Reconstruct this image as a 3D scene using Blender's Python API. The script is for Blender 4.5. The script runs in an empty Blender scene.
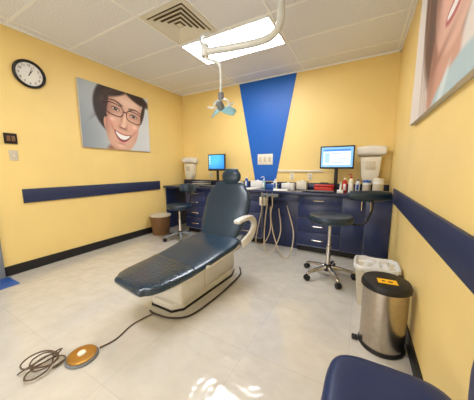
import bpy, bmesh, math, random
import numpy as np
from mathutils import Vector, Matrix
random.seed(3)
CLOSE=None
XL,YB,XR,H=-3.476,3.866,0.357,2.771
YF=-1.4
COL=bpy.context.scene.collection
W={}   # world origin of each object
def lin(c): return tuple(((v/12.92) if v<=.04045 else ((v+.055)/1.055)**2.4) for v in c)
# ---------------------------------------------------------------- materials
def mat(name,rgb,rough=.5,metal=0,noise=0,scale=20,bump=0,coat=0,emit=None,estr=0,trans=0,alpha=1):
    m=bpy.data.materials.new(name); m.use_nodes=True; nt=m.node_tree; b=nt.nodes['Principled BSDF']
    c=lin([v/255 for v in rgb])
    b.inputs['Base Color'].default_value=(*c,1); b.inputs['Roughness'].default_value=rough; b.inputs['Metallic'].default_value=metal
    if coat: b.inputs['Coat Weight'].default_value=coat; b.inputs['Coat Roughness'].default_value=.1
    if trans: b.inputs['Transmission Weight'].default_value=trans
    if alpha<1: b.inputs['Alpha'].default_value=alpha
    if emit: b.inputs['Emission Color'].default_value=(*lin([v/255 for v in emit]),1); b.inputs['Emission Strength'].default_value=estr
    if noise or bump:
        tc=nt.nodes.new('ShaderNodeTexCoord'); n=nt.nodes.new('ShaderNodeTexNoise'); n.inputs['Scale'].default_value=scale; n.inputs['Detail'].default_value=4
        nt.links.new(tc.outputs['Object'],n.inputs['Vector'])
        if noise:
            r=nt.nodes.new('ShaderNodeValToRGB')
            r.color_ramp.elements[0].position=.3; r.color_ramp.elements[1].position=.7
            r.color_ramp.elements[0].color=(*[max(0,v*(1-noise)) for v in c],1); r.color_ramp.elements[1].color=(*[min(1,v*(1+noise)) for v in c],1)
            nt.links.new(n.outputs['Fac'],r.inputs['Fac']); nt.links.new(r.outputs['Color'],b.inputs['Base Color'])
        if bump:
            bp=nt.nodes.new('ShaderNodeBump'); bp.inputs['Strength'].default_value=bump; bp.inputs['Distance'].default_value=.01
            nt.links.new(n.outputs['Fac'],bp.inputs['Height']); nt.links.new(bp.outputs['Normal'],b.inputs['Normal'])
    return m
M={}
M['wall']=mat('wall_paint',(242,213,138),.5,noise=.03,scale=2,bump=.03)
M['navy']=mat('navy_laminate',(40,52,94),.3,noise=.08,scale=15)
M['navyrail']=mat('navy_rail_paint',(36,46,80),.5,noise=.05)
M['carc']=mat('cabinet_edge',(130,138,172),.5,noise=.05)
M['counter']=mat('counter_laminate',(46,54,84),.22,noise=.15,scale=120)
M['blue']=mat('bright_blue_paint',(8,96,190),.45,noise=.04)
M['black']=mat('black_rubber',(20,19,22),.5,noise=.1)
M['gap']=mat('dark_gap',(40,30,24),.8,noise=.1)
M['throat']=mat('vent_throat',(104,84,60),.8,noise=.1)
M['vinyl']=mat('teal_navy_vinyl',(16,48,70),.32,noise=.04,scale=3,bump=.03,coat=.3)
M['nvinyl']=mat('navy_seat_vinyl',(24,44,88),.4,noise=.05,scale=6,bump=.05,coat=.1)
M['dkvinyl']=mat('dark_vinyl',(22,46,64),.35,noise=.06,scale=8,coat=.2)
M['white']=mat('white_plastic',(232,230,224),.3,noise=.03)
M['cream']=mat('cream_plastic',(228,222,204),.35,noise=.03)
M['beige']=mat('beige_plastic',(204,194,172),.45,noise=.05)
M['hose']=mat('beige_hose',(196,180,152),.45,noise=.05)
M['cord']=mat('grey_brown_cord',(92,74,58),.5,noise=.1)
M['dcord']=mat('dark_cord',(58,46,44),.5,noise=.1)
M['steel']=mat('brushed_steel',(190,180,168),.25,metal=1,noise=.08,scale=40)
M['chrome']=mat('chrome',(215,212,208),.12,metal=1,noise=.02)
M['brass']=mat('brass_disc',(200,150,74),.35,metal=.8,noise=.1)
M['ceil']=mat('ceiling_tile',(232,233,235),.9,noise=.14,scale=90,bump=.25)
M['tee']=mat('ceiling_tee',(245,245,243),.5,noise=.02)
M['canvas']=mat('canvas_edge',(205,200,190),.7,noise=.05)
M['paper']=mat('paper',(238,236,230),.7,noise=.02)
M['liner']=mat('bin_liner',(218,218,216),.4,noise=.04,bump=.5,scale=25)
M['red']=mat('red_plastic',(196,38,28),.4,noise=.06)
M['yellow']=mat('yellow_label',(250,190,30),.5,noise=.03)
M['bluep']=mat('blue_plastic',(40,90,170),.4,noise=.05)
M['brown']=mat('brown_plastic',(120,86,52),.5,noise=.12)
M['grey']=mat('grey_paint',(122,128,134),.5,noise=.04)
M['teal']=mat('teal_reflector',(150,204,218),.12,noise=.05,trans=.1,coat=.5)
M['lampw']=mat('lamp_enamel',(214,218,216),.25,noise=.02,coat=.3)
M['light']=mat('light_diffuser',(250,250,252),.5,emit=(246,248,255),estr=20.5,noise=.01)
# floor tiles
m=bpy.data.materials.new('floor_vinyl_tile'); m.use_nodes=True; nt=m.node_tree; b=nt.nodes['Principled BSDF']
tc=nt.nodes.new('ShaderNodeTexCoord'); br=nt.nodes.new('ShaderNodeTexBrick'); br.offset=0; br.inputs['Scale'].default_value=1
br.inputs['Brick Width'].default_value=.61; br.inputs['Row Height'].default_value=.61; br.inputs['Mortar Size'].default_value=.003; br.inputs['Mortar Smooth'].default_value=.5
br.inputs['Color1'].default_value=(*lin((.82,.805,.765)),1); br.inputs['Color2'].default_value=(*lin((.81,.795,.755)),1); br.inputs['Mortar'].default_value=(*lin((.77,.75,.71)),1)
nt.links.new(tc.outputs['Object'],br.inputs['Vector'])
n=nt.nodes.new('ShaderNodeTexNoise'); n.inputs['Scale'].default_value=9; n.inputs['Detail'].default_value=8; nt.links.new(tc.outputs['Object'],n.inputs['Vector'])
rp=nt.nodes.new('ShaderNodeValToRGB'); rp.color_ramp.elements[0].position=.3; rp.color_ramp.elements[0].color=(.91,.90,.89,1); rp.color_ramp.elements[1].position=.7; rp.color_ramp.elements[1].color=(1,1,1,1)
nt.links.new(n.outputs['Fac'],rp.inputs['Fac'])
mx=nt.nodes.new('ShaderNodeMixRGB'); mx.blend_type='MULTIPLY'; mx.inputs[0].default_value=1
nt.links.new(br.outputs['Color'],mx.inputs[1]); nt.links.new(rp.outputs['Color'],mx.inputs[2]); nt.links.new(mx.outputs[0],b.inputs['Base Color'])
b.inputs['Roughness'].default_value=.12; b.inputs['Coat Weight'].default_value=.6; b.inputs['Coat Roughness'].default_value=.12
n2=nt.nodes.new('ShaderNodeTexNoise'); n2.inputs['Scale'].default_value=7; nt.links.new(tc.outputs['Object'],n2.inputs['Vector'])
bp=nt.nodes.new('ShaderNodeBump'); bp.inputs['Strength'].default_value=.4; bp.inputs['Distance'].default_value=.02; nt.links.new(n2.outputs['Fac'],bp.inputs['Height']); nt.links.new(bp.outputs['Normal'],b.inputs['Normal']); nt.links.new(bp.outputs['Normal'],b.inputs['Coat Normal'])
M['floor']=m
# painted print (vertex colours)
def vcmat(name,rough=.55,emis=0):
    m=bpy.data.materials.new(name); m.use_nodes=True; nt=m.node_tree; b=nt.nodes['Principled BSDF']
    a=nt.nodes.new('ShaderNodeAttribute'); a.attribute_name='Col'; nt.links.new(a.outputs['Color'],b.inputs['Base Color'])
    b.inputs['Roughness'].default_value=rough
    if emis: nt.links.new(a.outputs['Color'],b.inputs['Emission Color']); b.inputs['Emission Strength'].default_value=emis
    return m
M['print']=vcmat('printed_canvas'); M['screen']=vcmat('screen_glow',.2,.9)
# ---------------------------------------------------------------- object helpers
def reg(o,parent,origin):
    W[o.name]=Vector(origin)
    if parent: o.parent=parent; o.location=Vector(origin)-W[parent.name]
    else: o.location=Vector(origin)
    COL.objects.link(o)
def obj(name,V,F,material,parent=None,smooth=True,ang=35,origin=None):
    V=np.array([tuple(v) for v in V],float)
    if origin is None:
        lo,hi=V.min(0),V.max(0); origin=((lo[0]+hi[0])/2,(lo[1]+hi[1])/2,lo[2])
    me=bpy.data.meshes.new(name); me.from_pydata((V-np.array(origin)).tolist(),[],[list(f) for f in F])
    bm=bmesh.new(); bm.from_mesh(me); bmesh.ops.recalc_face_normals(bm,faces=bm.faces); bm.to_mesh(me); bm.free()
    if smooth:
        me.polygons.foreach_set('use_smooth',[True]*len(me.polygons)); me.set_sharp_from_angle(angle=math.radians(ang))
    me.materials.append(M[material] if isinstance(material,str) else material)
    o=bpy.data.objects.new(name,me); reg(o,parent,origin); return o
def box(name,x0,x1,y0,y1,z0,z1,material,parent=None,bev=.004,seg=2,origin=None,rotz=0):
    bm=bmesh.new(); bmesh.ops.create_cube(bm,size=1)
    for v in bm.verts: v.co=Vector(((v.co.x+.5)*(x1-x0)+x0,(v.co.y+.5)*(y1-y0)+y0,(v.co.z+.5)*(z1-z0)+z0))
    if bev: bmesh.ops.bevel(bm,geom=bm.edges[:],offset=bev,segments=seg,affect='EDGES',profile=.5)
    if rotz: bmesh.ops.rotate(bm,verts=bm.verts,cent=((x0+x1)/2,(y0+y1)/2,0),matrix=Matrix.Rotation(rotz,3,'Z'))
    bm.verts.ensure_lookup_table(); V=[v.co.copy() for v in bm.verts]; F=[[v.index for v in f.verts] for f in bm.faces]; bm.free()
    return obj(name,V,F,material,parent,origin=origin)
def lathe(name,prof,c,material,parent=None,seg=40,axis='Z',origin=None,tilt=None):
    V=[];F=[];n=len(prof)
    for i in range(seg):
        a=2*math.pi*i/seg
        for r,z in prof:
            x,y=r*math.cos(a),r*math.sin(a)
            p={'Z':(x,y,z),'X':(z,x,y),'Y':(x,z,y)}[axis]
            V.append(Vector(p))
    for i in range(seg):
        j=(i+1)%seg
        for k in range(n-1): F.append([i*n+k,j*n+k,j*n+k+1,i*n+k+1])
    if prof[0][0]>1e-6: F.append([i*n for i in range(seg)])
    if prof[-1][0]>1e-6: F.append([i*n+n-1 for i in range(seg)])
    if tilt is not None: V=[tilt@v for v in V]
    V=[v+Vector(c) for v in V]
    o=obj(name,V,F,material,parent,origin=origin)
    bm=bmesh.new(); bm.from_mesh(o.data); bmesh.ops.remove_doubles(bm,verts=bm.verts,dist=1e-6); bm.to_mesh(o.data); bm.free()
    return o
def cr(pts,k=8):
    P=[Vector(p) for p in pts]; P=[2*P[0]-P[1]]+P+[2*P[-1]-P[-2]]; out=[]
    for i in range(1,len(P)-2):
        a,b,c,d=P[i-1:i+3]
        for s in range(k):
            t=s/k; out.append(.5*((2*b)+(c-a)*t+(2*a-5*b+4*c-d)*t*t+(3*b-a-3*c+d)*t**3))
    out.append(P[-2]); return out
def tube(name,pts,r,material,parent=None,smoothk=8,seg=10,origin=None):
    P=cr(pts,smoothk) if smoothk else [Vector(p) for p in pts]
    V=[];F=[];nprev=None
    for i,p in enumerate(P):
        t=(P[min(i+1,len(P)-1)]-P[max(i-1,0)]).normalized()
        if nprev is None:
            nprev=t.orthogonal().normalized()
        nrm=(nprev-t*nprev.dot(t)).normalized(); nprev=nrm; bn=t.cross(nrm)
        rr=r(i/(len(P)-1)) if callable(r) else r
        for k in range(seg):
            a=2*math.pi*k/seg; V.append(p+rr*(math.cos(a)*nrm+math.sin(a)*bn))
    for i in range(len(P)-1):
        for k in range(seg):
            j=(k+1)%seg; F.append([i*seg+k,i*seg+j,(i+1)*seg+j,(i+1)*seg+k])
    F.append(list(range(seg))); F.append([(len(P)-1)*seg+k for k in range(seg)])
    return obj(name,V,F,material,parent,origin=origin)
def sweep(name,st,material,parent=None,wd=(1,0,0),e=4,seg=36,capn=5,cap=.03,origin=None,dense=6):
    """st: list of (centre, width, thickness); superellipse sections, rounded ends"""
    C=cr([s[0] for s in st],dense); n=len(C)
    WT=cr([(s[1],s[2],0) for s in st],dense); w=[q[0] for q in WT]; t=[q[1] for q in WT]
    S=[]
    T0=(C[1]-C[0]).normalized(); T1=(C[-1]-C[-2]).normalized()
    for k in range(capn):
        a=(math.pi/2)*(k/capn); S.append((C[0]-T0*cap*math.cos(a),T0,w[0]-2*cap*(1-math.sin(a)),t[0]*max(.12,math.sin(a))))
    for i in range(n):
        S.append((C[i],(C[min(i+1,n-1)]-C[max(i-1,0)]).normalized(),w[i],t[i]))
    for k in range(capn-1,-1,-1):
        a=(math.pi/2)*(k/capn); S.append((C[-1]+T1*cap*math.cos(a),T1,w[-1]-2*cap*(1-math.sin(a)),t[-1]*max(.12,math.sin(a))))
    V=[];F=[]
    for c,T,ww,tt in S:
        wv=Vector(wd); wv=(wv-T*wv.dot(T)).normalized(); nv=wv.cross(T)
        for k in range(seg):
            a=2*math.pi*k/seg; ca,sa=math.cos(a),math.sin(a)
            x=math.copysign(abs(ca)**(2/e),ca)*ww/2; y=math.copysign(abs(sa)**(2/e),sa)*tt/2
            V.append(c+wv*x+nv*y)
    for i in range(len(S)-1):
        for k in range(seg):
            j=(k+1)%seg; F.append([i*seg+k,i*seg+j,(i+1)*seg+j,(i+1)*seg+k])
    F.append(list(range(seg))); F.append([(len(S)-1)*seg+k for k in range(seg)])
    return obj(name,V,F,material,parent,ang=60,origin=origin)
def cushion(name,cx,cy,a,b,z0,z1,material,parent,e=4,edge=.03,seg=64,dish=.006):
    V=[];F=[];R=[]
    for q in range(7):
        t=math.pi*q/6-math.pi/2; R.append((-edge*(1-math.cos(t)),(z0+z1)/2+(z1-z0)/2*math.sin(t)))
    R=[(-a*.999,z0)]+R+[(-.35*a,z1-dish*.4),(-.7*a,z1-dish),(-a*.999,z1-dish)]
    for off,z in R:
        s=1+off/a
        for k in range(seg):
            q=2*math.pi*k/seg; c,sn=math.cos(q),math.sin(q)
            V.append((cx+math.copysign(abs(c)**(2/e),c)*a*s,cy+math.copysign(abs(sn)**(2/e),sn)*b*s,z))
    for j in range(len(R)-1):
        for k in range(seg): F.append([j*seg+k,j*seg+(k+1)%seg,(j+1)*seg+(k+1)%seg,(j+1)*seg+k])
    return obj(name,V,F,material,parent,ang=70)
def prism(name,outline,axis,a0,a1,material,parent=None,bev=0,origin=None):
    n=len(outline)
    def mk(p,a): return {'X':(a,p[0],p[1]),'Y':(p[0],a,p[1]),'Z':(p[0],p[1],a)}[axis]
    V=[mk(p,a0) for p in outline]+[mk(p,a1) for p in outline]
    F=[list(range(n)),list(range(n,2*n))]+[[i,(i+1)%n,n+(i+1)%n,n+i] for i in range(n)]
    bm=bmesh.new(); vs=[bm.verts.new(v) for v in V]
    for f in F: bm.faces.new([vs[i] for i in f])
    bmesh.ops.recalc_face_normals(bm,faces=bm.faces)
    if bev: bmesh.ops.bevel(bm,geom=bm.edges[:],offset=bev,segments=3,affect='EDGES',profile=.5)
    bm.verts.index_update(); V=[v.co.copy() for v in bm.verts]; F=[[v.index for v in f.verts] for f in bm.faces]; bm.free()
    return obj(name,V,F,material,parent,origin=origin)
def thing(name,loc,label,cat):
    o=bpy.data.objects.new(name,None); o.empty_display_size=.1; reg(o,None,loc); o['label']=label; o['category']=cat; return o
def lab(o,label,cat): o['label']=label; o['category']=cat; return o
def struct(o): o['kind']='structure'; return o
def paint(name,org,u,v,w,h,nx,ny,fn,parent,material='print'):
    X,Y=np.meshgrid(np.linspace(0,w,nx),np.linspace(0,h,ny)); img=fn(X,Y)
    org=Vector(org);u=Vector(u);v=Vector(v)
    P=np.array(org)[None,None]+X[...,None]*np.array(u)+Y[...,None]*np.array(v); P=P.reshape(-1,3)
    I=np.arange(nx*ny).reshape(ny,nx)
    F=np.stack([I[:-1,:-1],I[:-1,1:],I[1:,1:],I[1:,:-1]],-1).reshape(-1,4)
    me=bpy.data.meshes.new(name); o0=P.mean(0); me.from_pydata((P-o0).tolist(),[],F.tolist())
    ca=me.color_attributes.new('Col','FLOAT_COLOR','POINT')
    c=img.reshape(-1,3)/255.; c=np.where(c<=.04045,c/12.92,((c+.055)/1.055)**2.4)
    ca.data.foreach_set('color',np.concatenate([c,np.ones((len(c),1))],1).ravel().astype(np.float32))
    me.materials.append(M[material]); o=bpy.data.objects.new(name,me); reg(o,parent,tuple(o0)); return o
def ell(X,Y,cx,cy,a,b,ang=0,soft=.08,e=2):
    c,s=math.cos(ang),math.sin(ang); x=(X-cx)*c+(Y-cy)*s; y=-(X-cx)*s+(Y-cy)*c
    d=(np.abs(x/a)**e+np.abs(y/b)**e)**(1/e); return np.clip((1-d)/soft+.5,0,1)
def gs(X,Y,cx,cy,a,b,ang=0):
    c,s=math.cos(ang),math.sin(ang); x=(X-cx)*c+(Y-cy)*s; y=-(X-cx)*s+(Y-cy)*c
    return np.exp(-((x/a)**2+(y/b)**2))
def bl(img,mask,col,op=1): return img+(np.array(col,float)-img)*(mask*op)[...,None]
# ---------------------------------------------------------------- room shell
struct(box('floor',XL-.1,XR+.1,YF-.1,YB+.1,-.1,0,'floor',bev=0,origin=(0,0,0)))
struct(box('ceiling',XL-.1,XR+.1,YF-.1,YB+.1,H,H+.1,'ceil',bev=0,origin=(0,0,H)))
struct(box('wall_left',XL-.1,XL,YF-.1,YB+.1,0,H,'wall',bev=0))
struct(box('wall_right',XR,XR+.1,YF-.1,YB+.1,0,H,'wall',bev=0))
struct(box('wall_back',XL,XR,YB,YB+.1,0,H,'wall',bev=0))
struct(box('wall_front',XL,XR,YF-.1,YF,0,H,'wall',bev=0))
struct(box('baseboard_left',XL,XL+.012,.84,3.86,0,.115,'black',bev=.003))
struct(box('baseboard_right',XR-.012,XR,YF,3.26,0,.115,'black',bev=.003))
struct(box('trim_1',XL,XL+.02,1.08,3.14,.82,.985,'navyrail',bev=.003))
struct(box('trim_2',XR-.02,XR,.35,3.20,.82,.985,'navyrail',bev=.003))
struct(prism('trim_3',[(-2.08,H-.002),(-1.02,H-.002),(-1.34,1.0),(-1.74,1.0)],'Y',YB-.008,YB,'blue'))
struct(box('door_1',XL,XL+.012,-.1,.74,0,2.1,'grey',bev=.002))
struct(prism('trim_4',[(-.2,0),(-.2,2.2),(.835,2.2),(.835,0),(.74,0),(.74,2.1),(-.1,2.1),(-.1,0)],'X',XL,XL+.03,'grey'))
# blue threshold mat
lab(box('floor_mat',XL+.04,-3.14,-.05,.86,0.001,.008,'bluep',bev=.002),'thin blue mat lying at the grey door frame','floor mat')
# ceiling grid
xs=[-3.35,-2.13,-.91,.31]; ys=[-1.315,-.705,-.095,.515,1.125,1.735,2.345,2.955,3.565]
V=[];F=[]
def addbox(V,F,x0,x1,y0,y1,z0,z1):
    b=len(V); V+= [(x,y,z) for x in(x0,x1) for y in(y0,y1) for z in(z0,z1)]
    F+=[[b+i for i in f] for f in ((0,1,3,2),(4,6,7,5),(0,4,5,1),(2,3,7,6),(0,2,6,4),(1,5,7,3))]
for x in xs: addbox(V,F,x-.012,x+.012,YF,YB,H-.006,H)
for y in ys: addbox(V,F,XL,XR,y-.012,y+.012,H-.0055,H)
addbox(V,F,-1.532,-1.508,1.735,2.345,H-.006,H)
addbox(V,F,XL,XL+.02,YF,YB,H-.02,H);addbox(V,F,XR-.02,XR,YF,YB,H-.02,H);addbox(V,F,XL,XR,YB-.02,YB,H-.02,H)
struct(obj('trim_5',V,F,'tee',smooth=False))
# ceiling lights (troffer in view, plus an added unseen one)
def troffer(x0,y0,label):
    t=thing('ceiling_light',(x0+.61,y0+.305,H-.03),label,'ceiling light')
    V=[];F=[]; x1,y1=x0+1.22,y0+.61
    for a in ((x0+.014,x1-.014,y0+.014,y0+.03),(x0+.014,x1-.014,y1-.03,y1-.014),(x0+.014,x0+.03,y0+.03,y1-.03),(x1-.03,x1-.014,y0+.03,y1-.03)): addbox(V,F,*a,H-.022,H-.001)
    obj('frame',V,F,'tee',t,smooth=False)
    box('diffuser',x0+.031,x1-.031,y0+.031,y1-.031,H-.016,H-.004,'light',t,bev=0)
troffer(-2.13,2.345,'bright rectangular fluorescent ceiling panel in the tile grid')
troffer(-2.13,-.095,'unseen rectangular ceiling panel added to brighten the room')  # added behind the camera as extra light, never in view
# vent
t=thing('air_vent',(-1.825,2.04,H-.03),'square four-way metal air diffuser set in the ceiling','air vent')
cx,cy=-1.825,2.04
def ring(V,F,ro,ri,zo,zi):
    b=len(V)
    for r,z in((ro,zo),(ri,zi),(ri,zi+.004),(ro,zo+.004)):
        V+=[(cx-r,cy-r,z),(cx+r,cy-r,z),(cx+r,cy+r,z),(cx-r,cy+r,z)]
    for k in range(4):
        for i in range(4):
            j=(i+1)%4; k2=(k+1)%4; F.append([b+4*k+i,b+4*k+j,b+4*k2+j,b+4*k2+i])
V=[];F=[]; ring(V,F,.29,.245,H-.012,H-.014); obj('frame',V,F,'cream',t,smooth=False)
box('throat',cx-.25,cx+.25,cy-.25,cy+.25,H-.003,H-.0005,'throat',t,bev=0)
for ro in (.235,.185,.135,.085):
    V=[];F=[]; ring(V,F,ro,ro-.036,H-.024,H-.010); obj('louver',V,F,'cream',t,smooth=False)
box('louver',cx-.03,cx+.03,cy-.03,cy+.03,H-.02,H-.014,'cream',t,bev=.002)
# ---------------------------------------------------------------- left wall items
t=thing('wall_clock',(XL+.002,1.28,2.31),'round black-rimmed clock with white dial on the yellow wall','clock')
lathe('rim',[(.125,.002),(.15,.002),(.155,.02),(.15,.035),(.135,.04),(.127,.03),(.125,.002)],(XL,1.28,2.31),'black',t,axis='X',seg=56)
lathe('dial',[(0,.002),(.126,.002),(.126,.012),(0,.012)],(XL,1.28,2.31),'paper',t,axis='X',seg=56)
def textmesh(s,size):
    cu=bpy.data.curves.new('t','FONT'); cu.body=s; cu.size=size; cu.align_x='CENTER'; cu.align_y='CENTER'; cu.extrude=.0005
    o=bpy.data.objects.new('t',cu); COL.objects.link(o); dg=bpy.context.evaluated_depsgraph_get(); dg.update()
    me=bpy.data.meshes.new_from_object(o.evaluated_get(dg)); V=[v.co.copy() for v in me.vertices]; F=[list(p.vertices) for p in me.polygons]
    bpy.data.objects.remove(o); bpy.data.curves.remove(cu); bpy.data.meshes.remove(me); return V,F
for k in range(1,13):
    a=math.radians(90-30*k); v,f=textmesh(str(k),.036)
    obj('numeral',[(XL+.0132+p.z,1.28+.098*math.cos(a)+p.x,2.31+.098*math.sin(a)+p.y) for p in v],f,'black',t,smooth=False)
def hand(ang,l,w,x):
    a=math.radians(90-ang); d=Vector((0,math.cos(a),math.sin(a))); n=Vector((0,-math.sin(a),math.cos(a))); c=Vector((x,1.28,2.31))
    P=[c-d*.02-n*w,c-d*.02+n*w,c+d*l+n*w*.5,c+d*l-n*w*.5]; P+=[p+Vector((.001,0,0)) for p in P]
    obj('hand',P,[[0,1,2,3],[4,5,6,7],[0,1,5,4],[1,2,6,5],[2,3,7,6],[3,0,4,7]],'black',t,smooth=False)
hand(20,.085,.003,XL+.015); hand(32,.06,.0045,XL+.017)
t=thing('thermostat',(XL,1.04,1.50),'small dark brown wall control plate','wall control')
box('plate',XL,XL+.02,.985,1.095,1.50,1.615,'gap',t,bev=.004); box('rocker',XL+.0205,XL+.03,1.005,1.035,1.53,1.585,'brown',t,bev=.002); box('rocker',XL+.0205,XL+.03,1.045,1.075,1.53,1.585,'brown',t,bev=.002)
t=thing('light_switch',(XL,1.05,1.315),'beige light switch plate below a dark control','light switch')
box('plate',XL,XL+.008,1.012,1.088,1.315,1.43,'beige',t,bev=.003); box('toggle',XL+.0085,XL+.02,1.043,1.057,1.355,1.385,'cream',t,bev=.002)
# face print
def face1(X0,Y0):
    X=(X0-.66)/1.08+.68; Y=(Y0-.5)/1.08+.52
    img=np.zeros(X.shape+(3,))+np.array((176,186,190.))
    g=np.clip(X/1.15,0,1)[...,None]; img=img*(1-g)+np.array((216,219,220.))*g
    img=bl(img,gs(X,Y,.0,.15,.35,.6),(132,142,150),.85)
    A=-.2
    def L(a,b): return (.70+a*.98+b*.2, .60-a*.2+b*.98)
    # hair mass pulled back
    img=bl(img,ell(X,Y,.61,.64,.37,.40,.1,.09),(44,30,26))
    for k in range(14):
        img=bl(img,ell(X,Y,.44+.012*k,.66+.013*k,.32-.008*k,.005,.75-.03*k,.9),(92,64,50) if k%2 else (30,18,16),.5)
    img=bl(img,gs(X,Y,.40,.76,.12,.05,.7),(112,82,66),.5)
    # jaw shadow / neck
    img=bl(img,ell(X,Y,.52,-.02,.15,.16,.2,.3),(150,104,84))
    img=bl(img,ell(X,Y,.405,.40,.038,.10,.12,.2),(212,156,132))
    img=bl(img,gs(X,Y,.41,.40,.016,.055,.12),(150,92,74),.6)
    fx,fy=L(0,.03); face=ell(X,Y,fx,fy,.292,.30,A,.035,2.4)
    jx,jy=L(0,-.20); face=np.maximum(face,ell(X,Y,jx,jy,.262,.39,A,.035,2.0))
    fc=img.copy(); fc[:]=(222,178,154)
    fc=bl(fc,gs(X,Y,*L(.05,.17),.24,.08,A),(244,214,194),.8)
    fc=bl(fc,gs(X,Y,*L(-.29,-.1),.10,.4,A),(150,100,82),.85)
    fc=bl(fc,gs(X,Y,*L(.29,-.1),.07,.4,A),(190,134,112),.75)
    fc=bl(fc,gs(X,Y,*L(0,-.60),.3,.08,A),(168,114,92),.75)
    fc=bl(fc,gs(X,Y,*L(-.18,-.20),.09,.075,A),(234,166,150),.6); fc=bl(fc,gs(X,Y,*L(.19,-.20),.08,.075,A),(238,174,156),.6)
    fc=bl(fc,gs(X,Y,*L(-.18,-.15),.05,.03,A),(252,224,208),.7); fc=bl(fc,gs(X,Y,*L(.19,-.15),.05,.03,A),(255,228,212),.7)
    fc=bl(fc,gs(X,Y,*L(0,-.50),.07,.04,A),(242,200,178),.7)
    img=img*(1-face[...,None])+fc*face[...,None]
    # low side-swept hairline
    img=bl(img,ell(X,Y,*L(-.20,.275),.25,.095,.34,.35),(48,32,27)); img=bl(img,ell(X,Y,*L(.15,.315),.25,.08,-.42,.4),(50,34,29)); img=bl(img,ell(X,Y,*L(-.305,.08),.035,.19,-.15,.5),(56,38,31)); img=bl(img,ell(X,Y,*L(.30,.12),.03,.16,-.28,.5),(60,42,34))
    for k in range(8): img=bl(img,ell(X,Y,*L(-.20+.02*k,.275+.006*k),.23,.004,.38+.02*k,.9),(100,72,56),.5)
    for s in (-1,1):
        ex,ey=L(s*.150,.0)
        img=bl(img,gs(X,Y,ex,ey+.01,.095,.055,A),(172,118,98),.75)
        img=bl(img,gs(X,Y,*L(s*.155,.045),.06,.018,A),(228,188,166),.6)
        for q in range(9):
            tt=q/8; bx,by=L(s*(.070+.180*tt),.086+.035*math.sin(tt*2.4)-.012*tt); img=bl(img,ell(X,Y,bx,by,.022,.015-.009*tt,A,.9),(74,48,38),.7)
        c,sn=math.cos(A),math.sin(A); x=(X-ex)*c+(Y-ey)*sn; y=-(X-ex)*sn+(Y-ey)*c
        up=.022*np.clip(1-(x/.060)**2,0,1)**.8; dn=-.013*np.clip(1-(x/.060)**2,0,1)
        eye=np.clip((up-y)/.004+.5,0,1)*np.clip((y-dn)/.004+.5,0,1)*(np.abs(x)<.060)
        img=bl(img,eye,(226,218,214))
        ir=ell(X,Y,ex,ey+.003,.027,.027,0,.2)*eye; img=bl(img,ir,(64,42,32)); img=bl(img,ell(X,Y,ex,ey+.003,.014,.014,0,.2)*eye,(16,10,8)); img=bl(img,ell(X,Y,ex+.010,ey+.012,.005,.005,0,.3),(255,255,255))
        lid=np.exp(-((y-up-.003)/.007)**2)*(np.abs(x)<.066); img=bl(img,lid,(34,20,18),.95)
        img=bl(img,np.exp(-((y-dn+.002)/.004)**2)*(np.abs(x)<.055),(110,74,64),.6)
        img=bl(img,np.exp(-((y-up-.022)/.005)**2)*(np.abs(x)<.06),(146,98,82),.5)
    img=bl(img,gs(X,Y,*L(.01,-.10),.020,.10,A),(252,222,204),.75)
    img=bl(img,gs(X,Y,*L(-.045,-.08),.018,.09,A),(180,124,102),.6)
    img=bl(img,gs(X,Y,*L(.0,-.195),.035,.025,A),(252,216,196),.7)
    img=bl(img,gs(X,Y,*L(.0,-.236),.070,.016,A),(160,102,84),.7)
    for s in(-1,1):
        img=bl(img,gs(X,Y,*L(s*.056,-.205),.012,.03,A),(176,116,96),.8)
        img=bl(img,gs(X,Y,*L(s*.028,-.228),.015,.009,A-s*.2),(84,42,36),.85)
    mx_,my_=L(.01,-.335)
    c,s=math.cos(A),math.sin(A); x=((X-mx_)*c+(Y-my_)*s)*1.08; y=-(X-mx_)*s+(Y-my_)*c
    k=np.clip(1-(x/.155)**2,0,1)
    top=.008+.040*(x/.155)**2; bot=top-.090*k**.75
    lipm=np.clip((top+.016*k**.6*(1-.35*np.exp(-(x/.02)**2))-y)/.004+.5,0,1)*np.clip((y-bot+.020*k**.5)/.004+.5,0,1)*(np.abs(x)<.155)
    img=bl(img,lipm,(184,92,92))
    inn=np.clip((top-y)/.004+.5,0,1)*np.clip((y-bot)/.004+.5,0,1)*(np.abs(x)<.142)
    img=bl(img,inn,(120,54,56))
    tb=top-.070*np.clip(1-(x/.13)**2,0,1)**.6
    te=np.clip((top-.002-y)/.004+.5,0,1)*np.clip((y-tb)/.004+.5,0,1)*(np.abs(x)<.132); img=bl(img,te,(250,249,247))
    img=bl(img,te*np.exp(-(((x+.3)%.027-.0135)/.0022)**2),(214,208,204),.5)
    img=bl(img,gs(X,Y,*L(.02,-.440),.05,.008,A),(226,150,146),.7)
    img=bl(img,gs(X,Y,*L(.0,-.462),.08,.012,A),(176,120,100),.6)
    for s in(-1,1):
        img=bl(img,gs(X,Y,*L(s*.175+.01,-.26),.010,.07,A-s*.55),(166,110,92),.6)
    for s in (-1,1):
        gx,gy=L(s*.162,-.010); o=ell(X,Y,gx,gy,.140,.088,A,.04,2.9); i=ell(X,Y,gx,gy,.129,.075,A,.04,2.9)
        img=bl(img,i,(255,255,255),.04)
        img=bl(img,np.clip(o-i,0,1),(52,20,24)); img=bl(img,np.clip(o-i,0,1)*gs(X,Y,gx,gy+.09,.08,.02,A),(120,60,66),.4)
    img=bl(img,ell(X,Y,*L(0,.012),.026,.010,A,.3),(52,20,24)); img=bl(img,ell(X,Y,*L(-.315,.03),.04,.012,A+.2,.3),(46,18,22))
    return np.clip(img,0,255)
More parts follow.
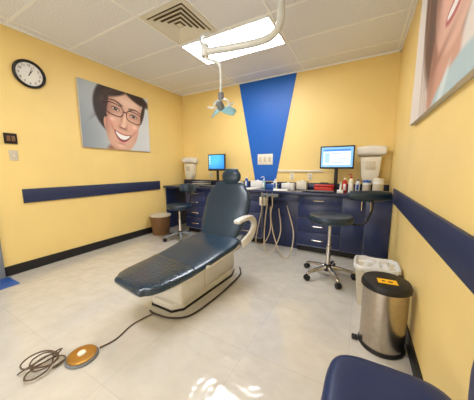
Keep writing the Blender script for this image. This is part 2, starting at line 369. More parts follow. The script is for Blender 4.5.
def face2(X,Y):   # X from far edge, Y up ; 1.25 x .98
    img=np.zeros(X.shape+(3,))+np.array((226,218,212.))
    img=bl(img,gs(X,Y,.0,.9,.25,.6),(240,236,230),.8)
    img=bl(img,ell(X,Y,.72,.78,.48,.72,.10,.14),(88,56,42))
    for k in range(28):
        img=bl(img,ell(X,Y,.27+.016*k,.50+.005*k,.006,.60,.14+.006*k+.03*math.sin(k*2.1),.9),(146,100,74) if k%2 else (58,36,28),.5)
    img=bl(img,gs(X,Y,.34,.65,.03,.25,.1),(176,130,98),.5)
    img=bl(img,ell(X,Y,.80,.16,.26,.36,-.1,.2),(206,156,134)); img=bl(img,gs(X,Y,.62,.30,.08,.25,-.1),(140,92,76),.8)
    f=ell(X,Y,.92,.64,.38,.44,-.12,.08); fc=img.copy(); fc[:]=(224,180,158)
    fc=bl(fc,gs(X,Y,.58,.6,.12,.4,-.1),(150,102,84),.85); fc=bl(fc,gs(X,Y,.76,.50,.09,.08),(238,184,166),.8); fc=bl(fc,gs(X,Y,.74,.56,.05,.04),(252,222,208),.6)
    img=img*(1-f[...,None])+fc*f[...,None]
    img=bl(img,gs(X,Y,.74,.24,.22,.03,.25),(150,98,80),.6)
    img=bl(img,ell(X,Y,.90,.38,.12,.045,.1,.2),(184,88,86)); img=bl(img,ell(X,Y,.90,.387,.10,.022,.1,.2),(248,247,244))
    img=bl(img,gs(X,Y,.79,.73,.09,.05),(170,116,98),.7)
    img=bl(img,ell(X,Y,.79,.72,.06,.020,.0,.3),(226,220,216)); img=bl(img,ell(X,Y,.795,.72,.021,.020,0,.2),(54,46,50)); img=bl(img,ell(X,Y,.79,.74,.07,.008,.05,.5),(40,26,22)); img=bl(img,ell(X,Y,.79,.795,.09,.012,.1,.6),(90,60,48),.8)
    img=bl(img,gs(X,Y,.90,.52,.03,.10,.1),(250,220,200),.7)
    img=bl(img,ell(X,Y,1.02,-.14,.52,.26,.12,.1),(176,200,206)); img=bl(img,ell(X,Y,.82,.02,.04,.16,-.75,.5),(216,228,230),.8)
    return np.clip(img,0,255)
t=thing('canvas_print',(XL+.001,2.355,1.525),'large unframed photo print of a smiling woman wearing glasses','canvas print')
box('canvas',XL+.001,XL+.035,1.78,2.93,1.525,2.445,'canvas',t,bev=.003)
paint('print',(XL+.0355,1.781,1.526),(0,1,0),(0,0,1),1.148,.918,330,264,face1,t)
t=thing('canvas_print',(XR-.001,1.76,1.57),'large unframed photo print of a brown-haired woman','canvas print')
box('canvas',XR-.035,XR-.001,1.13,2.38,1.57,2.55,'canvas',t,bev=.003)
paint('print',(XR-.0355,2.379,1.571),(0,-1,0),(0,0,1),1.248,.978,300,236,face2,t)
# ---------------------------------------------------------------- cabinets
FY=3.262
def handle(parent,x,z,l=.11,vert=False):
    if vert: P=[(x,FY-.0005,z-l/2),(x,FY-.026,z-l/2+.008),(x,FY-.028,z),(x,FY-.026,z+l/2-.008),(x,FY-.0005,z+l/2)]
    else: P=[(x-l/2,FY-.0005,z),(x-l/2+.008,FY-.026,z),(x,FY-.028,z),(x+l/2-.008,FY-.026,z),(x+l/2,FY-.0005,z)]
    h=tube('handle',P,.0075,'chrome',parent,smoothk=4,seg=8); h['label']='chrome bar handle'
def cabinet(x0,x1,label,drawers=0,doors=0):
    t=thing('base_cabinet',((x0+x1)/2,3.56,0),label,'cabinet')
    box('body',x0+.001,x1-.001,FY+.0205,YB-.012,.09,.842,'carc',t,bev=.001)
    box('toe_kick',x0+.001,x1-.001,FY+.075,YB-.012,0,.089,'black',t,bev=0)
    g=.007
    if drawers:
        hs=[.13]+[(.735-.13)/(drawers-1)]*(drawers-1); z=.838
        for h in hs:
            d=box('drawer',x0+g,x1-g,FY,FY+.02,z-h+g,z-g*.4,'navy',t,bev=.002); handle(d,(x0+x1)/2,z-h/2,.15); z-=h
    if doors:
        ww=(x1-x0)/doors
        for i in range(doors):
            a,b=x0+i*ww,x0+(i+1)*ww
            d=box('door',a+g,b-g,FY,FY+.02,.10,.836,'navy',t,bev=.002); handle(d,(b-.05) if i==0 else (a+.05),.74,.12,True)
cabinet(-2.93,-2.45,'navy laminate cabinet with four drawers under the counter',drawers=4)
cabinet(-2.45,-1.90,'navy laminate cabinet with two doors behind the dental chair',doors=2)
cabinet(-1.90,-1.36,'navy laminate drawer cabinet beside the hose bay',drawers=4)
cabinet(-.79,-.20,'navy laminate cabinet with four wide drawers and chrome pulls',drawers=4)
cabinet(-.20,XR-.004,'navy laminate cabinet with doors beside the wall',doors=2)
t=thing('equipment_panel',(-1.075,3.6,0),'recessed navy panel closing the bay behind the hoses','panel')
box('body',-1.358,-.792,3.36,3.38,.0,.842,'navy',t,bev=.002)
box('apron',-1.358,-.792,3.285,3.30,.74,.842,'navy',t,bev=.002)
t=thing('countertop',(-1.56,3.55,.845),'long dark navy laminate countertop with low backsplash','countertop')
box('worktop',XL+.002,XR-.002,3.225,YB-.001,.845,.885,'counter',t,bev=.006,seg=3)
box('backsplash',XL+.002,XR-.002,YB-.02,YB-.001,.8855,.985,'counter',t,bev=.003)
t=thing('desk_support',(-3.455,3.5,0),'narrow navy end panel holding the counter','panel')
box('panel',XL+.014,XL+.034,3.28,3.85,0,.842,'navy',t,bev=.002)
# ---------------------------------------------------------------- monitors
def scr_l(X,Y):
    img=np.zeros(X.shape+(3,))+np.array((30,110,190.))
    img=bl(img,ell(X,Y,.12,.22,.3,.2,0,.9),(80,180,230),.8)
    for k in range(4): img=bl(img,((np.abs(X-.03)<.010)&(np.abs(Y-.25+.045*k)<.012)).astype(float),(225,235,240))
    img=bl(img,(Y<.014).astype(float),(20,50,90)); return img
def scr_r(X,Y):
    img=np.zeros(X.shape+(3,))+np.array((110,165,220.))
    img=bl(img,((X>.03)&(X<.41)&(Y>.03)&(Y<.25)).astype(float),(214,226,238))
    img=bl(img,((X>.03)&(X<.41)&(Y>.22)&(Y<.25)).astype(float),(60,120,190))
    for k in range(6): img=bl(img,((X>.14)&(X<.36-.03*(k%3))&(np.abs(Y-.195+.027*k)<.005)).astype(float),(120,140,165))
    img=bl(img,((X>.045)&(X<.12)&(Y>.06)&(Y<.20)).astype(float),(140,180,210)); return img
def monitor(cx,y,zc,w,h,fn,label,base=.886):
    t=thing('computer_monitor',(cx,y,base),label,'monitor')
    box('bezel',cx-w/2,cx+w/2,y-.02,y+.015,zc-h/2,zc+h/2,'black',t,bev=.005)
    paint('screen',(cx-w/2+.018,y-.0205,zc-h/2+.026),(1,0,0),(0,0,1),w-.036,h-.044,90,70,lambda X,Y:fn(X*.44/(w-.036),Y*.28/(h-.044)),t,'screen')
    box('stand',cx-.025,cx+.025,y+.016,y+.035,base+.016,zc,'black',t,bev=.004)
    lathe('foot',[(0,0),(.11,0),(.115,.006),(.10,.014),(0,.018)],(cx,y+.02,base),'black',t)
monitor(-2.42,3.60,1.335,.38,.31,scr_l,'small computer monitor with blue screen standing on the counter')
monitor(-.335,3.64,1.38,.46,.33,scr_r,'black computer monitor showing a pale window on the counter')
def keyboard(x,y,label,rz=0):
    t=thing('keyboard',(x,y,.886),label,'keyboard')
    box('case',x-.21,x+.21,y-.07,y+.07,.8855,.903,'black',t,bev=.004)
    V=[];F=[]
    for r in range(5):
        for c in range(15): addbox(V,F,x-.198+c*.0265,x-.176+c*.0265,y-.058+r*.024,y-.038+r*.024,.9035,.909)
    obj('keys',V,F,'grey',t,smooth=False)
keyboard(-.52,3.33,'black keyboard in front of the monitor on the counter'); keyboard(-2.42,3.38,'black keyboard on the counter by the blue monitor')
# ---------------------------------------------------------------- wall dispensers
def dispenser(cx,z0,s,label):
    t=thing('paper_towel_dispenser',(cx,YB-.1,z0),label,'dispenser')
    sweep('cover',[((cx-.17*s,YB-.10,z0+.46*s),.16,.13*s),((cx,YB-.10,z0+.47*s),.17,.14*s),((cx+.17*s,YB-.10,z0+.46*s),.16,.13*s)],'white',t,wd=(0,1,0),e=3,cap=.01)
    prism('housing',[(cx-.13*s,z0+.38*s),(cx+.13*s,z0+.38*s),(cx+.11*s,z0+.12*s),(cx+.07*s,z0),(cx-.07*s,z0),(cx-.11*s,z0+.12*s)],'Y',YB-.16,YB-.024,'cream',t,bev=.008)
    box('window',cx-.06*s,cx+.06*s,YB-.164,YB-.1605,z0+.2*s,z0+.32*s,'beige',t,bev=.001)
dispenser(.10,1.0,1.0,'white wall dispenser with rounded cover above the counter')
dispenser(-3.22,1.0,.85,'white wall dispenser with rounded cover in the far corner')
# wall outlets
t=thing('outlet_plate',(-1.545,YB-.01,1.29),'beige multi-gang outlet plate on the blue stripe','outlet')
box('plate',-1.69,-1.40,YB-.016,YB-.009,1.29,1.48,'cream',t,bev=.003)
for dx in(-.09,0,.09):
    o=box('socket',-1.545+dx-.025,-1.545+dx+.025,YB-.020,YB-.0165,1.34,1.43,'beige',t,bev=.002)
for x in(-.75,-1.05,-2.75):
    t=thing('wall_outlet',(x,YB-.01,1.06),'small cream power outlet plate above the backsplash','outlet')
    box('plate',x-.035,x+.035,YB-.007,YB-.001,1.03,1.145,'cream',t,bev=.002)
    for z in(1.065,1.11): box('socket',x-.015,x+.015,YB-.010,YB-.0075,z-.013,z+.013,'beige',t,bev=.002)
t=lab(box('cable_raceway',-1.30,-.55,YB-.022,YB-.001,1.165,1.195,'cream',bev=.003),'slim cream cable channel along the yellow wall','cable raceway')
# ---------------------------------------------------------------- counter clutter
CZ=.886
def glovebox(x,y,w,d,h,c1,label,rz=0,z=CZ,c2='paper'):
    t=thing('supply_box',(x,y,z),label,'box')
    box('carton',x-w/2,x+w/2,y-d/2,y+d/2,z,z+h,c1,t,bev=.003,rotz=rz)
    lathe('opening',[(0,0),(.022,0),(.03,.003),(.02,.010),(.008,.016),(0,.018)],(x,y,z+h+.0005),c2,t,seg=16)
glovebox(-1.07,3.72,.20,.12,.09,'paper','white cardboard supply box on the counter')
glovebox(-1.32,3.66,.2,.12,.07,'bluep','blue and white glove box on the counter')
glovebox(-1.62,3.70,.22,.12,.12,'paper','white glove carton standing on the counter')
glovebox(-2.05,3.70,.22,.14,.1,'cream','cream supply carton on the counter')
glovebox(-.84,3.72,.16,.11,.13,'cream','cream tissue carton near the outlet')
def bottle(x,y,r,h,c,cc,label,pump=False,z=CZ,name='bottle'):
    t=thing(name,(x,y,z),label,'bottle')
    lathe('body',[(0,0),(r*.95,0),(r,.006),(r,h*.68),(r*.85,h*.78),(r*.35,h*.86),(r*.35,h*.9),(0,h*.9)],(x,y,z),c,t,seg=24)
    lathe('cap',[(0,h*.902),(r*.45,h*.902),(r*.45,h*.99),(r*.3,h),(0,h)],(x,y,z),cc,t,seg=20)
    if pump: tube('spout',[(x,y,z+h),(x,y,z+h+.03),(x-.02,y-.015,z+h+.035),(x-.045,y-.03,z+h+.022)],.005,cc,t)
    box('label',x-r*.5,x+r*.5,y-r-.0015,y-r+.004,z+h*.15,z+h*.6,'paper' if c!='paper' else 'bluep',t,bev=.001)
bottle(-.20,3.50,.032,.20,'red','paper','red bottle with white cap on the counter')
bottle(-.12,3.48,.034,.22,'cream','red','cream bottle with red cap on the counter',True)
bottle(-.04,3.62,.03,.18,'paper','bluep','white bottle with blue cap on the counter')
bottle(-1.22,3.50,.03,.17,'paper','paper','white plastic bottle on the counter')
bottle(-1.45,3.58,.028,.16,'teal','paper','pale teal bottle on the counter',True)
bottle(-1.80,3.62,.03,.19,'bluep','paper','blue bottle with white cap on the counter')
def canister(x,y,r,h,label,c='paper',cc='bluep'):
    t=thing('wipes_canister',(x,y,CZ),label,'canister')
    lathe('body',[(0,0),(r*.97,0),(r,.006),(r,h-.03),(0,h-.03)],(x,y,CZ),c,t,seg=32)
    lathe('lid',[(r*1.02,h-.0295),(r*1.04,h-.01),(r*.95,h),(.012,h),(.01,h+.008),(0,h+.008)],(x,y,CZ),cc,t,seg=32)
    lathe('label',[(r+.0005,h*.15),(r+.0015,h*.15),(r+.0015,h*.65),(r+.0005,h*.65)],(x,y,CZ),'beige',t,seg=32)
canister(.20,3.50,.062,.20,'white disinfecting wipes canister with cream lid','paper','cream')
canister(.07,3.60,.05,.17,'white wipes canister with blue lid by the dispenser')
t=thing('tool_case',(-.50,3.49,CZ),'red plastic case with black handle on the counter','case')
box('body',-.60,-.34,3.43,3.53,CZ,CZ+.075,'red',t,bev=.01,seg=3)
box('lid',-.605,-.335,3.425,3.535,CZ+.0755,CZ+.10,'red',t,bev=.01,seg=3)
tube('handle',[(-.53,3.48,CZ+.098),(-.52,3.48,CZ+.125),(-.42,3.48,CZ+.125),(-.41,3.48,CZ+.098)],.006,'black',t)
t=thing('curing_light_dock',(-.24,3.34,CZ),'small white handheld device resting in its dock','dental device')
box('dock',-.28,-.20,3.30,3.38,CZ,CZ+.045,'white',t,bev=.01,seg=3)
tube('handpiece',[(-.24,3.34,CZ+.047),(-.238,3.34,CZ+.12),(-.25,3.33,CZ+.15)],lambda s:.015-.005*s,'white',t)
def papers(x,y,rz,label,n=1):
    lab(box('paper_sheet',x-.108,x+.108,y-.14,y+.14,CZ,CZ+.004*n,'paper',bev=.0008,rotz=rz),label,'paper')
papers(-1.10,3.40,.3,'white paper sheets lying on the counter',2); papers(-1.60,3.40,-.2,'stack of white papers lying on the counter',3)
def cup(x,y,label):
    t=thing('paper_cup',(x,y,CZ),label,'cup')
    lathe('wall',[(.026,0),(.037,.09),(.039,.092),(.035,.09),(.024,.004),(0,.004),(0,0),(.026,0)],(x,y,CZ),'paper',t,seg=24)
cup(-.93,3.5,'white paper cup on the counter'); cup(-2.15,3.52,'white paper cup on the counter')
t=thing('paper_tray',(-2.80,3.6,CZ),'stacked cream trays with papers on the counter','tray')
for k in range(3): box('tray',-2.93,-2.67,3.46,3.74,CZ+.035*k,CZ+.012+.035*k,'cream' if k%2 else 'grey',t,bev=.003)
for dx in(-2.92,-2.68): box('post',dx-.006,dx+.006,3.741,3.753,CZ+.0001,CZ+.10,'grey',t,bev=.001)
# ---------------------------------------------------------------- delivery hoses
t=thing('delivery_unit',(-1.2,3.24,.60),'bracket under the counter with hanging beige handpiece hoses','dental delivery unit')
box('bracket',-1.33,-1.06,3.16,3.222,.80,.842,'grey',t,bev=.006)
box('control_box',-1.345,-1.25,3.14,3.28,.66,.79,'cream',t,bev=.01,seg=3)
hx=[-1.28,-1.20,-1.12]
ends=[(-1.24,3.345,.62),(-1.10,3.345,.60),(-.97,3.345,.66)]
low=[(-1.31,3.02,.06),(-1.12,2.90,.012),(-.86,2.86,.012)]
for i,x in enumerate(hx):
    tube('holder',[(x,3.16,.815),(x,3.13,.81),(x,3.11,.80)],.014,'grey',t,smoothk=2)
    tube('handpiece',[(x,3.09,.875),(x,3.10,.80),(x,3.11,.70)],lambda s:.007+.006*s,'chrome',t,seg=12)
    l=low[i];e=ends[i]
    tube('hose',[(x,3.11,.70),(x-.02,3.10,.52),(x*.6+l[0]*.4-.05,3.05,.24),(l[0]-.04,l[1]+.04,l[2]+.02),(l[0]+.06,l[1]+.06,l[2]+.015),((l[0]+e[0])/2+.10,3.18,.28),e],.0085,'hose',t)
# ---------------------------------------------------------------- stools
def stool(x,y,sz,r,pad,pdir,pl,ph,label,rot=.2,legm='chrome'):
    t=thing('operator_stool',(x,y,0),label,'stool')
    lathe('seat',[(0,sz-.085),(r*.86,sz-.085),(r*.97,sz-.07),(r,sz-.045),(r*.985,sz-.02),(r*.93,sz-.005),(r*.8,sz),(0,sz-.006)],(x,y,0),'dkvinyl',t,seg=56)
    lathe('seat_plate',[(0,sz-.11),(.09,sz-.11),(.12,sz-.087),(0,sz-.087)],(x,y,0),'black',t)
    lathe('column',[(0,.09),(.026,.09),(.026,.36),(.022,.365),(.017,.366),(.017,sz-.111),(0,sz-.111)],(x,y,0),'chrome',t)
    lathe('hub',[(0,.075),(.045,.075),(.05,.10),(.045,.13),(.03,.15),(.027,.15),(.027,.075)],(x,y,0),'black',t)
    for k in range(5):
        a=rot+2*math.pi*k/5; d=Vector((math.cos(a),math.sin(a),0)); c=Vector((x,y,0)); up=Vector((0,0,1))
        leg=sweep('leg',[(c+d*.04+up*.115,.05,.04),(c+d*.15+up*.10,.046,.035),(c+d*.27+up*.078,.034,.026)],legm,t,wd=tuple(Vector((-d.y,d.x,0))),e=3,cap=.01,capn=3,seg=16)
        cc=c+d*.275; n=Vector((-d.y,d.x,0))
        for s in(-1,1):
            q=cc+n*.016*s; R=Matrix.Rotation(math.pi/2,3,n.cross(up).normalized())
            lathe('caster',[(0,-.011),(.026,-.011),(.031,-.006),(.031,.006),(.026,.011),(0,.011)],(q.x,q.y,.0315),'black',leg,seg=20,tilt=R)
    p=Vector(pad); d=Vector(pdir).normalized(); n=Vector((-d.y,d.x,0))
    if (p-Vector((x,y,p.z))).dot(n)<0: n=-n
    sweep('backrest',[(p+d*(s*pl/2)-n*(.05*s*s),ph*(1-.2*s*s),.07) for s in(-1,-.5,0,.5,1)],'dkvinyl',t,wd=(0,0,1),e=2.6,cap=.04)
    tube('backrest_bar',[(x,y,sz-.098),((x+p.x)/2,(y+p.y)/2,sz-.10),(p.x*.85+x*.15,p.y*.85+y*.15,sz-.09),(p.x+n.x*.02,p.y+n.y*.02,(sz+p.z)/2-.05),(p.x+n.x*.028,p.y+n.y*.028,p.z-.02)],.011,'black',t)
    tube('lever',[(x-.03,y,sz-.105),(x-.14,y-.03,sz-.11),(x-.19,y-.04,sz-.115)],.005,'black',t)
stool(-.27,2.62,.72,.235,(.11,2.74,.93),(.92,.40,0),.38,.12,'dark vinyl operator stool with curved backrest and five-star base')
stool(-2.71,2.86,.62,.21,(-2.66,3.08,.88),(1,.15,0),.26,.17,'dark vinyl operator stool by the drawers behind the dental chair',.5,'grey')
# ---------------------------------------------------------------- bins
bx,by=.192,1.73
t=thing('step_bin',(bx,by,0),'round brushed steel pedal bin with black lid and yellow sticker','trash can')
lathe('body',[(0,.03),(.133,.03),(.133,.43),(0,.43)],(bx,by,0),'steel',t,seg=64)
lathe('base_ring',[(0,.0),(.136,.0),(.141,.01),(.137,.0295),(0,.0295)],(bx,by,0),'black',t,seg=64)
lathe('lid',[(.138,.4305),(.146,.435),(.146,.455),(.136,.475),(.105,.485),(0,.49)],(bx,by,0),'black',t,seg=64)
box('pedal',bx-.18,bx-.143,by-.05,by+.0,.006,.02,'black',t,bev=.005)
tube('hinge',[(bx+.09,by+.105,.44),(bx+.105,by+.12,.46),(bx+.08,by+.125,.47)],.010,'black',t)
o=box('sticker',bx-.055,bx+.055,by-.085,by-.02,.4885,.4905,'yellow',t,bev=0,rotz=.1); o['label']='yellow sticker on the lid'
for dx,ww in((-.022,.018),(.018,.026)): box('sticker_mark',bx+dx-ww/2,bx+dx+ww/2,by-.062,by-.046,.4906,.4911,'black',o,bev=0,rotz=.1)
t=thing('waste_bin',(.165,2.26,0),'beige rectangular waste bin with white plastic liner','trash can')
def frust(name,cx,cy,a0,b0,a1,b1,z0,z1,th,material,parent,e=5,seg=48):
    V=[];F=[]
    rings=[(a0,b0,z0),(a1,b1,z1),(a1-th,b1-th,z1),(a0-th,b0-th,z0+th)]
    for j,(a,b,z) in enumerate(rings):
        for k in range(seg):
            q=2*math.pi*k/seg; c,s=math.cos(q),math.sin(q)
            V.append((cx+math.copysign(abs(c)**(2/e),c)*a,cy+math.copysign(abs(s)**(2/e),s)*b,z))
    for j in range(3):
        for k in range(seg): F.append([j*seg+k,j*seg+(k+1)%seg,(j+1)*seg+(k+1)%seg,(j+1)*seg+k])
    F.append(list(range(seg))); F.append([3*seg+k for k in range(seg)])
    return obj(name,V,F,material,parent)
frust('body',.165,2.26,.13,.10,.165,.135,0,.38,.006,'beige',t)
frust('rim',.165,2.26,.168,.138,.172,.142,.362,.384,.004,'beige',t)
V=[];F=[]
seg=72; rings=[(.173,.143,.345,.004),(.177,.147,.365,.003),(.174,.144,.388,.003),(.160,.130,.392,.004),(.150,.120,.36,.008),(.12,.09,.35,.014),(.07,.05,.38,.018),(.0,.0,.375,0)]
for (a,b,z,rg) in rings:
    for k in range(seg):
        q=2*math.pi*k/seg; c,s=math.cos(q),math.sin(q); rr=rg*(math.sin(9*q+z*90)+.7*math.sin(17*q+z*40))
        V.append((.165+math.copysign(abs(c)**.4,c)*a*(1),2.26+math.copysign(abs(s)**.4,s)*b,z+rr))
for j in range(len(rings)-1):
    for k in range(seg): F.append([j*seg+k,j*seg+(k+1)%seg,(j+1)*seg+(k+1)%seg,(j+1)*seg+k])
obj('liner',V,F,'liner',t,ang=180)
t=thing('round_waste_bin',(-3.26,2.93,0),'round brown waste bin with pale rim by the blue rail','trash can')
lathe('body',[(0,0),(.145,0),(.15,.01),(.185,.36),(.178,.36),(.143,.014),(0,.014)],(-3.26,2.93,0),'brown',t)
lathe('rim',[(.186,.345),(.192,.35),(.192,.368),(.18,.372),(.176,.362)],(-3.26,2.93,0),'beige',t)
# ---------------------------------------------------------------- dental chair
t=thing('dental_chair',(-1.44,1.75,0),'navy vinyl reclining dental chair on a white base','dental chair')
def xc(y): return -1.45+(y-1.0)*.125
dx=-.06
base=prism('base_plate',[(-1.58+dx,1.36),(-1.52+dx,1.28),(-1.29+dx,1.28),(-1.22+dx,1.36),(-1.17+dx,2.1),(-1.22+dx,2.24),(-1.48+dx,2.24),(-1.57+dx,2.1)],'Z',.012,.07,'white',t,bev=.012)
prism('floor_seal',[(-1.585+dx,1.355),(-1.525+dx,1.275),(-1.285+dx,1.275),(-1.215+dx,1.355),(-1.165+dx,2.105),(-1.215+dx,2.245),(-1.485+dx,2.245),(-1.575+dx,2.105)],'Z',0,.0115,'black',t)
prism('lift_cover',[(1.30,.071),(1.29,.18),(1.34,.328),(1.60,.352),(2.12,.36),(2.20,.30),(2.22,.071)],'X',-1.565+dx,-1.19+dx,'white',t,bev=.03)
prism('panel_seam',[(1.62,.09),(1.62,.33),(1.628,.33),(1.628,.09)],'X',-1.5665+dx,-1.1885+dx,'beige',t)
box('seat_frame',-1.62,-1.10,1.46,2.10,.361,.40,'white',t,bev=.012,seg=3)
S=[]
for y,z,w in((.985,.360,.36),(1.03,.363,.45),(1.12,.366,.505),(1.30,.375,.54),(1.50,.398,.565),(1.70,.430,.58),(1.88,.452,.585),(2.00,.475,.54)): S.append(((xc(y),y,z),w,.074))
sweep('seat',S,'vinyl',t,e=4.2,cap=.035,seg=56,dense=8)
S=[((xc(1.0),1.04,.322),.36,.02),((xc(1.2),1.2,.325),.46,.025),((xc(1.5),1.5,.355),.50,.03)]
sweep('leg_support',S,'white',t,e=5,cap=.02)
coverm=mat('quilted_toe_cover',(26,50,68),.16,noise=.35,scale=38,bump=.55,coat=.5)
S=[((xc(.985),.983,.362),.365,.079),((xc(1.03),1.03,.365),.457,.080),((xc(1.12),1.12,.368),.512,.080),((xc(1.30),1.30,.377),.547,.080),((xc(1.38),1.38,.385),.555,.080)]
sweep('toe_cover',S,coverm,t,e=4.2,cap=.036,seg=56)['label']='clear patterned plastic toe cover'
B0=Vector((-1.345,2.0,.50)); B1=Vector((-1.325,2.24,1.02)); bd=(B1-B0)
ws=[(0.0,.46,.07),(.15,.51,.085),(.35,.56,.095),(.55,.575,.09),(.75,.56,.08),(.90,.50,.065),(1.0,.40,.055)]
bow=Vector((0,.9,-.42)).normalized()
sweep('backrest',[(B0+bd*s+bow*(.03*math.sin(s*math.pi)),w,th) for s,w,th in ws],'vinyl',t,e=3.2,cap=.045,seg=56)
off=bow*.065
sweep('back_shell',[(B0+bd*s+off,w*.86,.03) for s,w,th in ws[:6]],'white',t,e=3.4,cap=.02,seg=40)
hc=Vector((-1.315,2.25,1.130)); hd=Vector((.0,.10,.99)).normalized()
box('headrest_bar',-1.34,-1.29,2.285,2.297,.98,1.15,'chrome',t,bev=.003)
sweep('headrest',[(hc+hd*s,w,th) for s,w,th in((-.07,.17,.06),(-.035,.225,.085),(0,.24,.09),(.035,.225,.085),(.07,.17,.06))],'vinyl',t,e=2.4,cap=.02,seg=40)
sweep('armrest',[((-1.04,2.02,.44),.045,.10),((-1.02,2.16,.50),.05,.10),((-1.01,2.22,.61),.05,.085),((-1.01,2.14,.695),.055,.06),((-1.01,1.98,.72),.07,.05),((-1.01,1.84,.715),.075,.045)],'white',t,e=3,cap=.025,seg=28)
lathe('hinge',[(0,-.03),(.05,-.03),(.055,-.02),(.055,.06),(0,.06)],(-1.12,2.04,.47),'grey',t,axis='X')
# cords
lab(tube('floor_tube',[(-1.24,2.32,.012),(-1.15,2.15,.012),(-1.13,1.8,.012),(-1.14,1.5,.012),(-1.18,1.3,.012),(-1.30,1.21,.012),(-1.45,1.19,.012),(-1.52,1.20,.012)],.008,'dcord'),'dark umbilical tube curving round the chair base','tube')
t=thing('foot_control',(-1.52,.66,0),'round brass-coloured foot pedal with coiled cord on the floor','foot control')
lathe('base',[(0,.0),(.088,.0),(.094,.008),(.09,.016),(0,.016)],(-1.52,.66,0),'grey',t)
lathe('disc',[(0,.0165),(.082,.0165),(.083,.024),(.07,.029),(.045,.030),(0,.03)],(-1.52,.66,0),'brass',t,seg=48)
lathe('button',[(0,.0305),(.025,.0305),(.024,.036),(0,.038)],(-1.52,.66,0),'cream',t)
tube('cord',[(-1.49,.755,.01),(-1.47,.86,.007),(-1.50,1.0,.007),(-1.49,1.10,.007),(-1.47,1.175,.007)],.005,'cord',t)
P=[(-1.59,.60,.012)]
for k in range(44):
    a=k*.62; rr=.062+.020*math.sin(k*.9)
    P.append((-1.645+rr*1.0*math.cos(a)+.018*math.sin(k*.31),.505+rr*1.1*math.sin(a)+.02*math.cos(k*.4),.010+.0014*k))
P+= [(-1.69,.44,.03),(-1.71,.40,.01)]
tube('cord_coil',P,.0045,'cord',t,smoothk=4,seg=8)
# ---------------------------------------------------------------- operating light
t=thing('dental_operating_light',(-.68,2.0,H),'white ceiling-mounted dental operating light on jointed arm','dental light')
lathe('ceiling_mount',[(0,0),(.09,0),(.09,-.02),(.05,-.04),(.03,-.05),(0,-.05)],(-.68,2.0,H-.0065),'lampw',t)
tube('arm',[(-.68,2.0,H-.05),(-.68,2.0,2.60),(-.685,2.0,2.45),(-.73,1.985,2.36),(-.84,1.96,2.315),(-1.10,1.90,2.30),(-1.33,1.84,2.295)],.031,'lampw',t,seg=16)
lathe('joint',[(0,-.05),(.035,-.05),(.038,-.04),(.038,.05),(.03,.06),(0,.06)],(-1.35,1.835,2.30),'lampw',t)
tube('handle_loop',[(-1.37,1.83,2.36),(-1.42,1.86,2.42),(-1.44,1.92,2.50),(-1.40,1.98,2.53)],.016,'lampw',t)
tube('drop_arm',[(-1.35,1.835,2.25),(-1.32,1.85,2.23),(-1.25,1.88,2.20),(-1.22,1.895,2.14),(-1.22,1.90,1.98),(-1.22,1.90,1.90)],.013,'lampw',t,seg=14)
lathe('knuckle',[(0,-.03),(.026,-.03),(.028,.03),(0,.03)],(-1.22,1.90,1.90),'grey',t)
tube('yoke',[(-1.30,1.90,1.80),(-1.30,1.90,1.84),(-1.27,1.90,1.865),(-1.22,1.90,1.872),(-1.17,1.90,1.865),(-1.14,1.90,1.84),(-1.14,1.90,1.80)],.009,'lampw',t)
Rt=Matrix.Rotation(math.radians(50),3,'X')
lathe('lamp_housing',[(0,-.02),(.03,-.015),(.036,.0),(.034,.045),(.022,.065),(0,.07)],(-1.22,1.90,1.80),'grey',t,tilt=Rt)
for ang,ln,wd_ in ((186,.105,.10),(-6,.105,.10)):
    a=math.radians(ang); d=Rt@Vector((math.cos(a),math.sin(a),0)); nn=Rt@Vector((0,0,1)); wv=d.cross(nn)
    c=Vector((-1.22,1.90,1.79))-nn*.01
    sweep('reflector',[(c+d*.02,wd_*.7,.014),(c+d*(.02+ln*.4)-nn*.010,wd_,.014),(c+d*(.02+ln*.8)-nn*.030,wd_*.95,.014),(c+d*(.02+ln)-nn*.045,wd_*.75,.012)],'teal',t,wd=tuple(wv),e=4,cap=.010,seg=24)
for s in(-1,1):
    x0=-1.22+s*.085
    tube('grip',[(x0,1.90,1.80),(x0+s*.03,1.89,1.81),(x0+s*.055,1.87,1.815)],lambda q:.007+.005*q,'lampw',t)
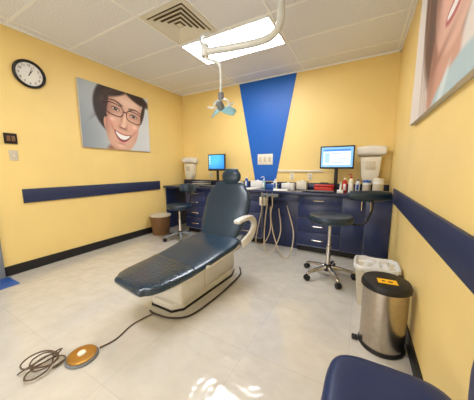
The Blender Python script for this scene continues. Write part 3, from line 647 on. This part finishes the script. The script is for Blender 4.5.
# ---------------------------------------------------------------- guest chair near the camera
t=thing('guest_chair',(.12,.66,0),'navy vinyl guest chair against the yellow wall','chair')
cushion('seat',.13,.685,.20,.25,.42,.50,'nvinyl',t,e=4.5,edge=.035)
sweep('backrest',[((.337,.65,.53),.44,.028),((.339,.65,.62),.46,.028),((.339,.65,.73),.42,.024)],'nvinyl',t,wd=(0,1,0),e=4,cap=.03,seg=44)
for x in(-.02,.27):
    for y in(.50,.86): tube('leg',[(x,y,.419),(x,y,.2),(x,y,.001)],.012,'chrome',t,smoothk=2)
# unseen fill lamp added behind the camera to brighten room and ceiling
ld=bpy.data.lights.new('fill_light','AREA'); ld.shape='RECTANGLE'; ld.size=2.6; ld.size_y=1.6; ld.energy=42; ld.color=(.96,.98,1)
lo=bpy.data.objects.new('fill_light',ld); lo.location=(-1.5,YF+.1,1.3); lo.rotation_euler=(math.radians(105),0,0); COL.objects.link(lo)
# ---------------------------------------------------------------- camera
cam=bpy.data.cameras.new('camera'); co=bpy.data.objects.new('camera',cam); COL.objects.link(co)
yaw,pit,roll=.5041,.1388,-.0015
h=Vector((-math.sin(yaw),math.cos(yaw),0)); r=Vector((math.cos(yaw),math.sin(yaw),0)); z=Vector((0,0,1))
Fv=math.cos(pit)*h-math.sin(pit)*z; U=math.sin(pit)*h+math.cos(pit)*z
R2=math.cos(roll)*r+math.sin(roll)*U; U2=-math.sin(roll)*r+math.cos(roll)*U
mw=Matrix((R2,U2,-Fv)).transposed().to_4x4(); mw.translation=Vector((0,0,1.22)); co.matrix_world=mw
cam.sensor_width=36; cam.sensor_fit='HORIZONTAL'; cam.lens=224.7173*36/474; cam.clip_start=.02
if CLOSE:
    cam.lens*=CLOSE[2]; cam.shift_x=(CLOSE[0]-237)/474*CLOSE[2]; cam.shift_y=-(CLOSE[1]-200)/474*CLOSE[2]
bpy.context.scene.camera=co
w=bpy.data.worlds.new('world'); bpy.context.scene.world=w; w.use_nodes=True
w.node_tree.nodes['Background'].inputs[0].default_value=(1,.95,.88,1); w.node_tree.nodes['Background'].inputs[1].default_value=.3
bpy.context.scene.view_settings.view_transform='Standard'
